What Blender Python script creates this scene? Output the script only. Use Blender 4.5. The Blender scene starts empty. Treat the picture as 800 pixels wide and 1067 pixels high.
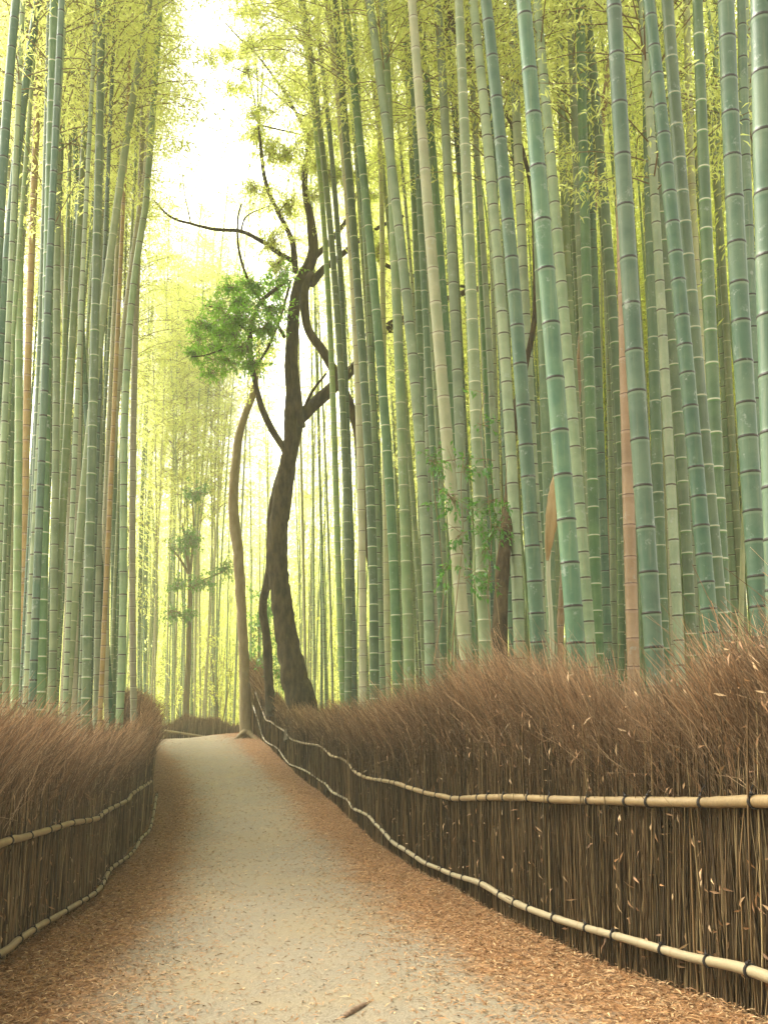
import bpy, math, random
import numpy as np
from mathutils import Vector, Matrix, Quaternion

R = np.random.default_rng(7)
random.seed(7)
sc = bpy.context.scene
COL = sc.collection
PI = math.pi

# ---------------------------------------------------------------- camera model (used to survey points out of the photograph)
F, PX, PY = 1037.0, 400.0, 650.0
PITCH = math.radians(5.5)
EYE = np.array([0.0, 0.0, 1.2])
cp_, sp_ = math.cos(PITCH), math.sin(PITCH)


def at(px, py, Y):
    """the point seen at pixel (px, py) of the 800 x 1067 photograph that lies Y metres ahead"""
    a, b = (px - PX) / F, (PY - py) / F
    d = np.array([a, cp_ - b * sp_, sp_ + b * cp_])
    return EYE + d * (Y / d[1])


def pix(p):
    q = np.asarray(p, float) - EYE
    zc = q[1] * cp_ + q[2] * sp_
    yc = -q[1] * sp_ + q[2] * cp_
    return PX + F * q[0] / zc, PY - F * yc / zc


# ---------------------------------------------------------------- terrain and the two fence lines
RX = [(1150, 2.55), (1000, 3.0), (900, 3.45), (800, 4.1), (728, 4.75), (664, 5.3), (572, 6.5), (500, 8.3), (450, 9.9), (415, 11.6), (385, 13.6), (350, 17.3), (320, 21.6), (300, 25.5), (280, 29.5), (268, 32.0), (258, 34.5)]
RF = np.array([[(x - PX) / F * y, y] for x, y in RX])
LF = np.array([[-1.95, 2.4], [-2.1, 3.6], [-2.28, 5.0], [-2.5, 6.5], [-2.63, 7.7], [-2.78, 9.3], [-3.1, 11.2], [-3.24, 12.4], [-3.5, 14.2], [-3.68, 15.4], [-4.18, 18.0], [-5.0, 21.5], [-6.2, 25.5], [-7.8, 30.0], [-9.5, 34.0]])
ZR = np.array([[-20, .1], [0, .08], [4.1, .0], [6.0, -.17], [8.3, -.3], [11.6, -.38], [17.5, -.23], [22, -.1], [26, .12], [29, .42], [32, .72], [35, .8], [40, .3], [46, -.35], [60, -.5], [400, -.5]])
ZL = np.array([[-20, -.1], [0, -.12], [4, -.27], [6.5, -.38], [9.7, -.5], [14.8, -.52], [18, -.36], [22, -.05], [26, .28], [30, .5], [33, .42], [37, .0], [42, -.45], [60, -.6], [400, -.6]])


def smooth_interp(y, tab):
    y = np.asarray(y, float)
    return (np.interp(y - .9, tab[:, 0], tab[:, 1]) + np.interp(y, tab[:, 0], tab[:, 1]) * 2 + np.interp(y + .9, tab[:, 0], tab[:, 1])) / 4


def xr(y):
    y = np.asarray(y, float)
    v = np.interp(y, RF[:, 1], RF[:, 0])
    return np.where(y > 34.5, RF[-1, 0] - (y - 34.5) * .42, np.where(y < 2.55, RF[0, 0] + (2.55 - y) * .186, v))


def xl(y):
    y = np.asarray(y, float)
    v = np.interp(y, LF[:, 1], LF[:, 0])
    return np.where(y > 34.0, LF[-1, 0] - (y - 34.0) * .46, np.where(y < 2.4, LF[0, 0] + (2.4 - y) * .13, v))


def gz(x, y):
    x = np.asarray(x, float); y = np.asarray(y, float)
    a, b = xl(y), xr(y)
    t = np.clip((x - a) / (b - a), -0.15, 1.25)
    z = smooth_interp(y, ZL) * (1 - t) + smooth_interp(y, ZR) * t
    # low bank of soil behind the right fence
    z = z + .12 * np.clip((x - b) / 1.5, 0, 1) * np.clip((36 - y) / 4, 0, 1)
    z = z + .012 * np.sin(x * 3.1 + y * 1.3) + .01 * np.sin(y * 2.3 - x * 1.1)
    return z


# ---------------------------------------------------------------- mesh helpers
class MB:
    def __init__(self):
        self.v, self.f, self.a, self.m, self.n = [], [], [], [], 0

    def add(self, V, Q, A=None, mat=0):
        V = np.asarray(V, float).reshape(-1, 3); Q = np.asarray(Q, np.int64).reshape(-1, 4)
        if A is None:
            A = np.zeros((len(V), 4))
        A = np.broadcast_to(np.asarray(A, float), (len(V), 4))
        self.v.append(V); self.f.append(Q + self.n); self.a.append(A); self.m.append(np.full(len(Q), mat, np.int32)); self.n += len(V)

    def tube(self, P, rad, sides=8, A=None, mat=0, caps=True, jitter=0.0):
        P = np.asarray(P, float); n = len(P); rad = np.broadcast_to(np.asarray(rad, float), (n,)).copy()
        T = np.gradient(P, axis=0); T /= np.linalg.norm(T, axis=1)[:, None] + 1e-9
        ref = np.array([0, 1.0, 0]) if abs(T[0][1]) < .8 else np.array([1.0, 0, 0])
        U = np.zeros_like(P); u = np.cross(T[0], ref); u /= np.linalg.norm(u)
        for i in range(n):
            u = u - T[i] * np.dot(u, T[i]); u /= np.linalg.norm(u) + 1e-9; U[i] = u
        W = np.cross(T, U)
        ang = np.arange(sides) * 2 * PI / sides
        rr = rad[:, None] * np.ones(sides)
        if jitter:
            g = R.normal(size=(n, sides)); kk = np.hanning(9); kk /= np.sqrt((kk**2).sum())
            g = np.stack([np.convolve(g[:, q], kk, 'same') for q in range(sides)], 1)
            g = (g + np.roll(g, 1, 1) + np.roll(g, -1, 1)) / 1.7
            rr = rr * (1 + jitter * 1.2 * g)
        V = P[:, None, :] + rr[:, :, None] * (np.cos(ang)[None, :, None] * U[:, None, :] + np.sin(ang)[None, :, None] * W[:, None, :])
        V = V.reshape(-1, 3)
        i = np.arange(n - 1)[:, None] * sides; j = np.arange(sides)[None, :]; k = (j + 1) % sides
        Q = np.stack([i + j, i + k, i + sides + k, i + sides + j], -1).reshape(-1, 4)
        if A is not None:
            A = np.repeat(np.broadcast_to(np.asarray(A, float), (n, 4)), sides, 0)
        base = self.n
        self.add(V, Q, A, mat)
        if caps:
            for e, c in ((0, P[0]), (n - 1, P[-1])):
                cidx = self.n
                self.add([c], np.zeros((0, 4), int), None if A is None else A[e * sides], mat)
                ring = base + e * sides + np.arange(sides)
                nx = np.roll(ring, -1); nn = np.roll(ring, -2)
                q = [[cidx, ring[s], nx[s], nn[s]] for s in range(0, sides - 1, 2)]
                if sides % 2:
                    q[-1] = q[-1]
                self.f.append(np.array(q)); self.m.append(np.full(len(q), mat, np.int32))

    def twigs(self, P, rad, A, mat=0, sides=3):
        """many thin stems at once. P (n,k,3), rad (n,k), A (n,k,4)"""
        n, k, _ = P.shape
        ang = np.arange(sides) * 2 * PI / sides + .5
        T = P[:, -1] - P[:, 0]; T /= np.linalg.norm(T, axis=1)[:, None] + 1e-9
        ref = np.where(np.abs(T[:, 2:3]) > .7, np.array([[1.0, 0, 0]]), np.array([[0, 0, 1.0]]))
        U = np.cross(T, ref); U /= np.linalg.norm(U, axis=1)[:, None] + 1e-9
        W = np.cross(T, U)
        off = np.cos(ang)[None, :, None] * U[:, None, :] + np.sin(ang)[None, :, None] * W[:, None, :]
        V = P[:, :, None, :] + rad[:, :, None, None] * off[:, None, :, :]
        b = np.arange(n)[:, None, None] * (k * sides) + np.arange(k - 1)[None, :, None] * sides
        j = np.arange(sides)[None, None, :]; j2 = (j + 1) % sides
        Q = np.stack([b + j, b + j2, b + sides + j2, b + sides + j], -1)
        self.add(V, Q, np.repeat(A[:, :, None, :], sides, 2).reshape(-1, 4), mat)

    def leaves(self, C, D, N, L, Wd, A, mat=0, fold=.15):
        """leaf blades: base C, direction D, normal N, length, width (arrays over n); each blade is two quads folded along its midrib"""
        n = len(C)
        D = D / (np.linalg.norm(D, axis=1)[:, None] + 1e-9)
        S = np.cross(D, N); S /= np.linalg.norm(S, axis=1)[:, None] + 1e-9
        N2 = np.cross(S, D)
        L = np.asarray(L)[:, None]; Wd = np.asarray(Wd)[:, None]
        p0 = C; p3 = C + D * L - N2 * L * .16
        mid = C + D * L * .45 + N2 * L * .03
        l = mid + S * Wd * .5 + N2 * Wd * fold; r = mid - S * Wd * .5 + N2 * Wd * fold
        V = np.stack([p0, l, p3, r, mid], 1)
        b = np.arange(n)[:, None] * 5
        Q = np.concatenate([b + np.array([[0, 4, 2, 1]]), b + np.array([[0, 3, 2, 4]])], 0)
        self.add(V, Q, np.repeat(A[:, None, :], 5, 1).reshape(-1, 4), mat)

    def mesh(self, name, mats):
        V = np.concatenate(self.v); Q = np.concatenate(self.f); A = np.concatenate(self.a); M = np.concatenate(self.m)
        me = bpy.data.meshes.new(name)
        me.vertices.add(len(V)); me.vertices.foreach_set('co', V.astype(np.float32).ravel())
        me.loops.add(len(Q) * 4); me.loops.foreach_set('vertex_index', Q.astype(np.int32).ravel())
        me.polygons.add(len(Q)); me.polygons.foreach_set('loop_start', np.arange(len(Q), dtype=np.int32) * 4)
        try:
            me.polygons.foreach_set('loop_total', np.full(len(Q), 4, np.int32))
        except Exception:
            pass
        for m in mats:
            me.materials.append(m)
        me.polygons.foreach_set('material_index', M)
        at_ = me.attributes.new('data', 'FLOAT_COLOR', 'POINT'); at_.data.foreach_set('color', A.astype(np.float32).ravel())
        me.polygons.foreach_set('use_smooth', np.ones(len(Q), bool))
        me.update(calc_edges=True)
        me.validate()
        return me

    def build(self, name, mats, parent=None):
        if not isinstance(mats, (list, tuple)):
            mats = [mats]
        o = bpy.data.objects.new(name, self.mesh(name, mats)); COL.objects.link(o)
        if parent is not None:
            o.parent = parent
            o.matrix_parent_inverse = Matrix.Translation(parent.location).inverted()
        return o


def tag(o, label=None, cat=None, group=None, kind=None):
    if label: o['label'] = label
    if cat: o['category'] = cat
    if group: o['group'] = group
    if kind: o['kind'] = kind
    return o


def thing(name, loc, label, cat, group=None):
    o = bpy.data.objects.new(name, None); COL.objects.link(o); o.location = Vector([float(c) for c in loc])
    o.empty_display_size = .2
    return tag(o, label, cat, group)


def catmull(P, n):
    P = np.asarray(P, float); t = np.concatenate([[0], np.cumsum(np.linalg.norm(np.diff(P[:, :3], axis=0), axis=1))])
    tt = np.linspace(0, t[-1], n)
    m = np.zeros_like(P)
    m[1:-1] = (P[2:] - P[:-2]) / (t[2:] - t[:-2])[:, None]
    m[0] = (P[1] - P[0]) / (t[1] - t[0]); m[-1] = (P[-1] - P[-2]) / (t[-1] - t[-2])
    i = np.clip(np.searchsorted(t, tt) - 1, 0, len(t) - 2)
    h = (t[i + 1] - t[i])[:, None]; s = ((tt - t[i])[:, None]) / h
    return (2 * s**3 - 3 * s**2 + 1) * P[i] + (s**3 - 2 * s**2 + s) * h * m[i] + (-2 * s**3 + 3 * s**2) * P[i + 1] + (s**3 - s**2) * h * m[i + 1]


# ---------------------------------------------------------------- materials
class NT:
    def __init__(self, name):
        self.m = bpy.data.materials.new(name); self.m.use_nodes = True
        self.t = self.m.node_tree; self.t.nodes.clear()
        self.out = self.n('ShaderNodeOutputMaterial')

    def n(self, kind, **kw):
        x = self.t.nodes.new(kind)
        for k, v in kw.items():
            setattr(x, k, v)
        return x

    def l(self, a, b):
        self.t.links.new(a, b)

    def put(self, v, sock):
        if hasattr(v, 'is_output') or isinstance(v, bpy.types.NodeSocket):
            self.l(v, sock)
        else:
            sock.default_value = v

    def math(self, op, a, b=0.0, c=None, clamp=False):
        x = self.n('ShaderNodeMath', operation=op, use_clamp=clamp)
        self.put(a, x.inputs[0]); self.put(b, x.inputs[1])
        if c is not None: self.put(c, x.inputs[2])
        return x.outputs[0]

    def mix(self, fac, a, b, mode='MIX'):
        x = self.n('ShaderNodeMix', data_type='RGBA', blend_type=mode)
        self.put(fac, x.inputs[0])
        for v, s in ((a, x.inputs[6]), (b, x.inputs[7])):
            self.put(v if isinstance(v, bpy.types.NodeSocket) else (*v[:3], 1), s)
        return x.outputs[2]

    def step(self, v, lo, hi):
        x = self.n('ShaderNodeMapRange', interpolation_type='SMOOTHSTEP')
        self.put(v, x.inputs[0]); x.inputs[1].default_value = lo; x.inputs[2].default_value = hi
        return x.outputs[0]

    def noise(self, scale, detail=4, vec=None, rough=.55, stretch=None):
        x = self.n('ShaderNodeTexNoise'); x.inputs['Scale'].default_value = scale; x.inputs['Detail'].default_value = detail
        x.inputs['Roughness'].default_value = rough
        if vec is None:
            vec = self.n('ShaderNodeTexCoord').outputs['Object']
        if stretch:
            mp = self.n('ShaderNodeMapping'); mp.inputs['Scale'].default_value = stretch; self.l(vec, mp.inputs[0]); vec = mp.outputs[0]
        self.l(vec, x.inputs['Vector'])
        return x.outputs['Fac']

    def attr(self):
        a = self.n('ShaderNodeAttribute', attribute_name='data')
        s = self.n('ShaderNodeSeparateColor'); self.l(a.outputs['Color'], s.inputs[0])
        return s.outputs[0], s.outputs[1], s.outputs[2], a.outputs['Alpha']

    def principled(self, color, rough=.6, spec=.4, bump=None, bstr=.3, bdist=.01, sheen=0):
        p = self.n('ShaderNodeBsdfPrincipled')
        self.put(color if isinstance(color, bpy.types.NodeSocket) else (*color[:3], 1), p.inputs['Base Color'])
        self.put(rough, p.inputs['Roughness']); p.inputs['Specular IOR Level'].default_value = spec
        if bump is not None:
            b = self.n('ShaderNodeBump'); b.inputs['Strength'].default_value = bstr; b.inputs['Distance'].default_value = bdist
            self.l(bump, b.inputs['Height']); self.l(b.outputs[0], p.inputs['Normal'])
        return p

    def done(self, shader):
        self.l(shader.outputs[0], self.out.inputs['Surface']); return self.m


def culm_material(name, base, base2, ring, ringw, under, underw, dirt, rough=.42):
    """bamboo skin; attribute data: R metres/10 above the node below, G metres/10 below the node above, B random"""
    t = NT(name); a, b, rnd, h = t.attr()
    oi = t.n('ShaderNodeObjectInfo').outputs['Random']
    v = t.n('ShaderNodeTexCoord').outputs['Object']
    long_ = t.noise(26, 5, v, .6, (1, 1, .06)); blot = t.noise(3.2, 5, v, .6); fine = t.noise(120, 3, v, .6, (1, 1, .25))
    c = t.mix(t.step(blot, .35, .68), base, base2)
    c = t.mix(t.math('MULTIPLY', t.step(long_, .5, .72), .45), c, dirt)
    cell = t.noise(1.1, 2, v, .5, (.2, .2, 2.2))
    c = t.mix(t.math('MULTIPLY', t.step(cell, .5, .7), .35), c, tuple(x * .55 for x in base))
    spot = t.noise(42, 5, v, .8, (1, 1, .5))
    c = t.mix(t.math('MULTIPLY', t.step(spot, .6, .7), .45), c, tuple(x * .45 for x in base))
    hs = t.n('ShaderNodeHueSaturation'); t.l(c, hs.inputs['Color'])
    t.l(t.math('ADD', t.math('MULTIPLY', oi, .035), .4825), hs.inputs['Hue'])
    t.l(t.math('ADD', t.math('MULTIPLY', rnd, .45), .78), hs.inputs['Value'])
    t.l(t.math('ADD', t.math('MULTIPLY', oi, .28), .86), hs.inputs['Saturation'])
    c = hs.outputs[0]
    wob = t.math('MULTIPLY', t.math('SUBTRACT', fine, .5), .06)
    ub = t.math('SUBTRACT', 1.0, t.step(t.math('ADD', b, wob), underw * .4, underw))
    c = t.mix(t.math('MULTIPLY', ub, .75), c, under)
    ra = t.math('SUBTRACT', 1.0, t.step(t.math('MINIMUM', a, t.math('MULTIPLY', b, 1.0)), ringw * .75, ringw))
    c = t.mix(t.math('MULTIPLY', ra, .93), c, ring)
    lich = t.step(t.noise(9, 6, v, .75), .57, .70)
    c = t.mix(t.math('MULTIPLY', lich, .5), c, (.36, .4, .33))
    p = t.principled(c, t.math('ADD', t.math('MULTIPLY', blot, .3), rough - .12), .35, long_, .12, .004)
    return t.done(p)


MC = {
    'T': culm_material('bamboo_teal', (.05, .115, .056), (.095, .165, .082), (.022, .014, .008), .10, (.17, .25, .155), .35, (.18, .22, .11)),
    'Q': culm_material('bamboo_pale_teal', (.17, .235, .115), (.25, .31, .165), (.05, .032, .016), .095, (.32, .37, .24), .35, (.3, .3, .17)),
    'G': culm_material('bamboo_green', (.066, .122, .044), (.112, .172, .07), (.44, .46, .30), .085, (.10, .23, .06), .3, (.16, .22, .1)),
    'D': culm_material('bamboo_dark_green', (.07, .135, .05), (.11, .18, .07), (.34, .36, .22), .08, (.09, .18, .09), .3, (.2, .24, .14)),
    'O': culm_material('bamboo_olive', (.16, .24, .085), (.24, .30, .13), (.42, .42, .25), .07, (.2, .26, .12), .4, (.3, .28, .15)),
    'P': culm_material('bamboo_cream', (.30, .32, .165), (.38, .37, .21), (.12, .08, .04), .06, (.42, .42, .27), .4, (.34, .29, .16)),
    'B': culm_material('bamboo_brown', (.25, .16, .065), (.34, .235, .115), (.10, .05, .025), .06, (.42, .3, .2), .4, (.26, .17, .1)),
}


def leaf_material(name, c1, c2, trans, tw=.5, rough=.5):
    t = NT(name); a, b, rnd, h = t.attr()
    c = t.mix(rnd, c1, c2)
    p = t.principled(c, rough, .3)
    tr = t.n('ShaderNodeBsdfTranslucent'); t.l(t.mix(rnd, trans, tuple(min(1, x * 1.25) for x in trans)), tr.inputs[0])
    mx = t.n('ShaderNodeMixShader'); mx.inputs[0].default_value = tw
    t.l(p.outputs[0], mx.inputs[1]); t.l(tr.outputs[0], mx.inputs[2])
    return t.done(mx)


M_LEAF = leaf_material('bamboo_leaf', (.17, .215, .05), (.24, .265, .07), (.78, .84, .26), .77)
M_TREELEAF = leaf_material('broad_leaf', (.05, .165, .022), (.12, .27, .04), (.36, .68, .06), .58, .3)
M_SPRAY = leaf_material('young_leaf', (.17, .22, .045), (.24, .28, .07), (.76, .83, .22), .77)
M_IVY = leaf_material('ivy_leaf', (.04, .14, .025), (.1, .24, .05), (.16, .38, .05), .35, .3)


def simple(name, c1, c2, scale=8, rough=.8, stretch=None, bump=.3, bdist=.01, spec=.25, detail=6):
    t = NT(name); n = t.noise(scale, detail, None, .62, stretch)
    c = t.mix(t.step(n, .32, .7), c1, c2)
    return t.done(t.principled(c, rough, spec, n, bump, bdist))


def twig_material(name, base, tip, c_alt, rough=.75):
    t = NT(name); a, b, rnd, h = t.attr()
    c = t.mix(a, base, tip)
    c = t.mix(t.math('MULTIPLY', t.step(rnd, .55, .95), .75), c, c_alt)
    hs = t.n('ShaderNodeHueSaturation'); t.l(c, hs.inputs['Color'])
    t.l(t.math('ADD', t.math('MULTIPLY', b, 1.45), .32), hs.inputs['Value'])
    return t.done(t.principled(hs.outputs[0], rough, .2))


M_STICK = twig_material('brush_stick', (.075, .046, .02), (.145, .09, .038), (.25, .185, .085))
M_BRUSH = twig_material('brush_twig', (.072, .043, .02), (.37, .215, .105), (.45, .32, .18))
M_LITTER = twig_material('dry_leaf', (.15, .074, .029), (.26, .14, .058), (.38, .265, .135), .6)
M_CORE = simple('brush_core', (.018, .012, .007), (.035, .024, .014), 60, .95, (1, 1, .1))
M_TIE = simple('black_twine', (.012, .010, .009), (.03, .025, .02), 200, .8)
M_BARK = simple('dark_bark', (.026, .018, .007), (.09, .066, .028), 9, .9, (1, 1, .3), 1.0, .09)
M_BARK2 = simple('mossy_bark', (.09, .075, .03), (.15, .12, .06), 6, .9, (1, 1, .35), .8, .03)
M_PALEBARK = simple('pale_bark', (.20, .15, .08), (.29, .23, .135), 7, .85, (1, 1, .3), .6, .03)
M_TWIG = simple('fine_twig', (.16, .11, .05), (.22, .17, .08), 10, .8)
M_SHEATH = simple('sheath', (.26, .17, .06), (.36, .26, .11), 22, .6, (1, 1, .15), .4, .006)


def rail_material():
    t = NT('split_bamboo_rail'); a, b, rnd, h = t.attr()
    v = t.n('ShaderNodeTexCoord').outputs['Object']
    n = t.noise(7, 6, v, .65); s = t.noise(60, 3, v, .6)
    c = t.mix(t.step(n, .35, .66), (.19, .125, .048), (.275, .19, .085))
    c = t.mix(t.math('MULTIPLY', t.step(s, .5, .72), .6), c, (.15, .105, .05))
    c = t.mix(t.math('MULTIPLY', t.step(t.noise(16, 6, v, .75), .55, .68), .6), c, (.10, .075, .045))
    c = t.mix(t.math('MULTIPLY', b, .5), c, (.13, .09, .04))
    c = t.mix(t.math('MULTIPLY', h, .8), c, (.30, .26, .16))
    c = t.mix(t.math('MULTIPLY', t.math('SUBTRACT', 1.0, t.step(a, .03, .09)), .5), c, (.16, .11, .05))
    return t.done(t.principled(c, .5, .35, s, .2, .004))


M_RAIL = rail_material()


def ground_material(name, path):
    t = NT(name); a, b, rnd, h = t.attr()          # R: 0 in the middle of the path ... 1 at the fence
    v = t.n('ShaderNodeTexCoord').outputs['Object']
    big = t.noise(.9, 5, v, .6); mid = t.noise(6, 6, v, .65); fine = t.noise(90, 4, v, .7); flake = t.noise(34, 3, v, .5, (1, .45, 1))
    soil = t.mix(t.step(flake, .38, .62), (.11, .05, .018), (.25, .122, .045))
    soil = t.mix(t.math('MULTIPLY', t.step(fine, .56, .66), .6), soil, (.44, .29, .15))
    soil = t.mix(t.math('MULTIPLY', t.step(mid, .55, .75), .5), soil, (.10, .058, .03))
    if path:
        grit = t.mix(t.step(fine, .38, .62), (.118, .098, .066), (.215, .182, .126))
        grit = t.mix(t.math('MULTIPLY', t.step(mid, .4, .7), .35), grit, (.22, .165, .09))
        grit = t.mix(t.math('MULTIPLY', t.step(big, .42, .62), .5), grit, (.20, .155, .085))
        vor = t.n('ShaderNodeTexVoronoi'); vor.inputs['Scale'].default_value = 140; t.l(v, vor.inputs['Vector'])
        grit = t.mix(t.math('MULTIPLY', t.step(vor.outputs['Distance'], .5, .1), .25), grit, (.34, .30, .21))
        e = t.math('ADD', a, t.math('ADD', t.math('MULTIPLY', t.math('SUBTRACT', big, .5), .5), t.math('MULTIPLY', t.math('SUBTRACT', mid, .5), .55)))
        edge = t.step(e, .44, .78)
        sp = t.math('MULTIPLY', t.step(flake, .60, .66), t.math('MULTIPLY', t.step(e, .05, .55), .8))
        c = t.mix(t.math('MAXIMUM', edge, sp), grit, soil)
    else:
        c = soil
    bm = t.math('ADD', t.math('MULTIPLY', fine, .5), flake)
    return t.done(t.principled(c, .9, .2, bm, .55, .012))


M_GROUND = ground_material('forest_soil', False)
M_PATH = ground_material('gravel_path', True)

# ---------------------------------------------------------------- ground and path
ys = np.concatenate([np.linspace(-14, 0, 8)[:-1], np.arange(0, 36, .3), np.linspace(36, 60, 40), np.linspace(64, 140, 14), [170, 220, 300, 400]])
tl = np.linspace(0, 1, 25)
offs = np.array([.3, .7, 1.2, 2, 3, 4.5, 7, 11, 17, 26, 40, 65, 110, 200.0])
rowsV, rowsA = [], []
for y in ys:
    a, b = float(xl(y)), float(xr(y))
    xs = np.concatenate([a - offs[::-1], a + (b - a) * tl, b + offs])
    rowsV.append(np.stack([xs, np.full_like(xs, y), gz(xs, np.full_like(xs, y))], 1))
G = np.stack(rowsV)
nr, nc, _ = G.shape
i = np.arange(nr - 1)[:, None] * nc; j = np.arange(nc - 1)[None, :]
Q = np.stack([i + j, i + j + 1, i + nc + j + 1, i + nc + j], -1).reshape(-1, 4)
mb = MB(); mb.add(G.reshape(-1, 3), Q); tag(mb.build('ground', M_GROUND), 'brown leaf-strewn soil under the bamboo', 'ground', kind='structure')
PW = G[:, len(offs):len(offs) + 25].copy(); PW[:, :, 2] += .004
sel = (ys < 52)
PW = PW[sel]; nr2 = len(PW)
i = np.arange(nr2 - 1)[:, None] * 25; j = np.arange(24)[None, :]
Q = np.stack([i + j, i + j + 1, i + 25 + j + 1, i + 25 + j], -1).reshape(-1, 4)
A = np.zeros((nr2, 25, 4)); A[:, :, 0] = np.where(tl < .5, (.5 - tl) / .43, (tl - .5) / .47)[None, :]
mb = MB(); mb.add(PW.reshape(-1, 3), Q, A.reshape(-1, 4)); tag(mb.build('path', M_PATH), 'pale gravel path climbing between the two brush fences', 'path', kind='structure')

# ---------------------------------------------------------------- leaf litter on the ground (nobody could count it)
def litter(n):
    mb = MB()
    y = 2.6 + (R.random(n) ** 1.7) * 32
    side = R.random(n)
    e = np.abs(R.normal(0, .2, n))                      # distance from a fence as a share of the path's width
    e = np.where(R.random(n) < .05, R.random(n), e)
    t = np.where(side < .5, e, 1 - e * .9); t = np.clip(t, -.06, 1.05)
    a, b = xl(y), xr(y); x = a + (b - a) * t
    z = gz(x, y) + .008 + R.random(n) * .02 * np.clip(1 - 4 * np.minimum(t, 1 - t), 0, 1) + .004
    az = R.random(n) * 2 * PI; el = R.normal(0, .22, n)
    D = np.stack([np.cos(az), np.sin(az), el], 1)
    N = np.stack([R.normal(0, .35, n), R.normal(0, .35, n), np.ones(n)], 1)
    C = np.stack([x, y, z], 1)
    A = np.stack([R.random(n), .25 + .6 * R.random(n), R.random(n), np.zeros(n)], 1)
    mb.leaves(C, D, N, R.uniform(.02, .07, n), R.uniform(.004, .0105, n), A)
    return mb


tag(litter(110000).build('leaf_litter', M_LITTER), 'dry orange bamboo leaves heaped along both edges of the path', 'fallen leaves', kind='stuff')

# ---------------------------------------------------------------- brush fences
def along(poly, y):
    return np.interp(y, poly[:, 1], poly[:, 0])


def rail(parent, pts3, rad, n_tie, tint, lift_out):
    """a bamboo rail with node swellings, lashed with dark twine"""
    P = catmull(pts3, 40 * len(pts3) // 3)
    s = np.concatenate([[0], np.cumsum(np.linalg.norm(np.diff(P, axis=0), axis=1))])
    n = max(int(s[-1] / .05), 60); ss = np.linspace(0, s[-1], n)
    P = np.stack([np.interp(ss, s, P[:, k]) for k in range(3)], 1)
    ph = np.cumsum(R.uniform(.24, .36, int(s[-1] / .24) + 2))
    d = np.min(np.abs(ss[:, None] - ph[None, :]), axis=1)
    rr = rad * (1 + .1 * np.exp(-(d / .02) ** 2)) * (1 + .05 * np.sin(ss * 1.7) + .035 * np.sin(ss * 6.1 + 1))
    seg = np.searchsorted(ph, ss); A = np.stack([np.clip(d * 4, 0, 1), R.random(len(ph) + 2)[seg], np.zeros(n), np.full(n, tint)], 1)
    mb = MB(); mb.tube(P, rr, 12, A)
    o = mb.build('rail', M_RAIL, parent)
    # ties
    T = np.gradient(P, axis=0); T /= np.linalg.norm(T, axis=1)[:, None]
    for q in n_tie(ss[-1]):
        k = int(np.argmin(np.abs(ss - q)))
        tb = MB(); c = P[k]; t = T[k]
        u = np.cross(t, [0, 0, 1.0]); u /= np.linalg.norm(u); w = np.cross(u, t)
        for off, lean in ((-.007, .10), (.007, -.06), (0.0, .18)):
            ang = np.linspace(0, 2 * PI, 15)
            ring = c + (rr[k] + .003) * (np.cos(ang)[:, None] * u + np.sin(ang)[:, None] * w) + t * (off + lean * rad * np.sin(ang)[:, None])
            tb.tube(ring, .0031, 5, None, 0, False)
        kn = c + w * (rr[k] + .006) + lift_out * rr[k] * .6
        tb.tube(np.array([kn - t * .012, kn, kn + t * .012]), [.004, .008, .004], 6)
        e = kn + t * .03 * R.choice([-1, 1]) + w * .02 + R.normal(0, .008, 3)
        tb.tube(np.array([kn, (kn + e) / 2 + w * .008, e]), .003, 4)
        tie = tb.build('tie', M_TIE, None); tie.parent = o
    return o


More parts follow.
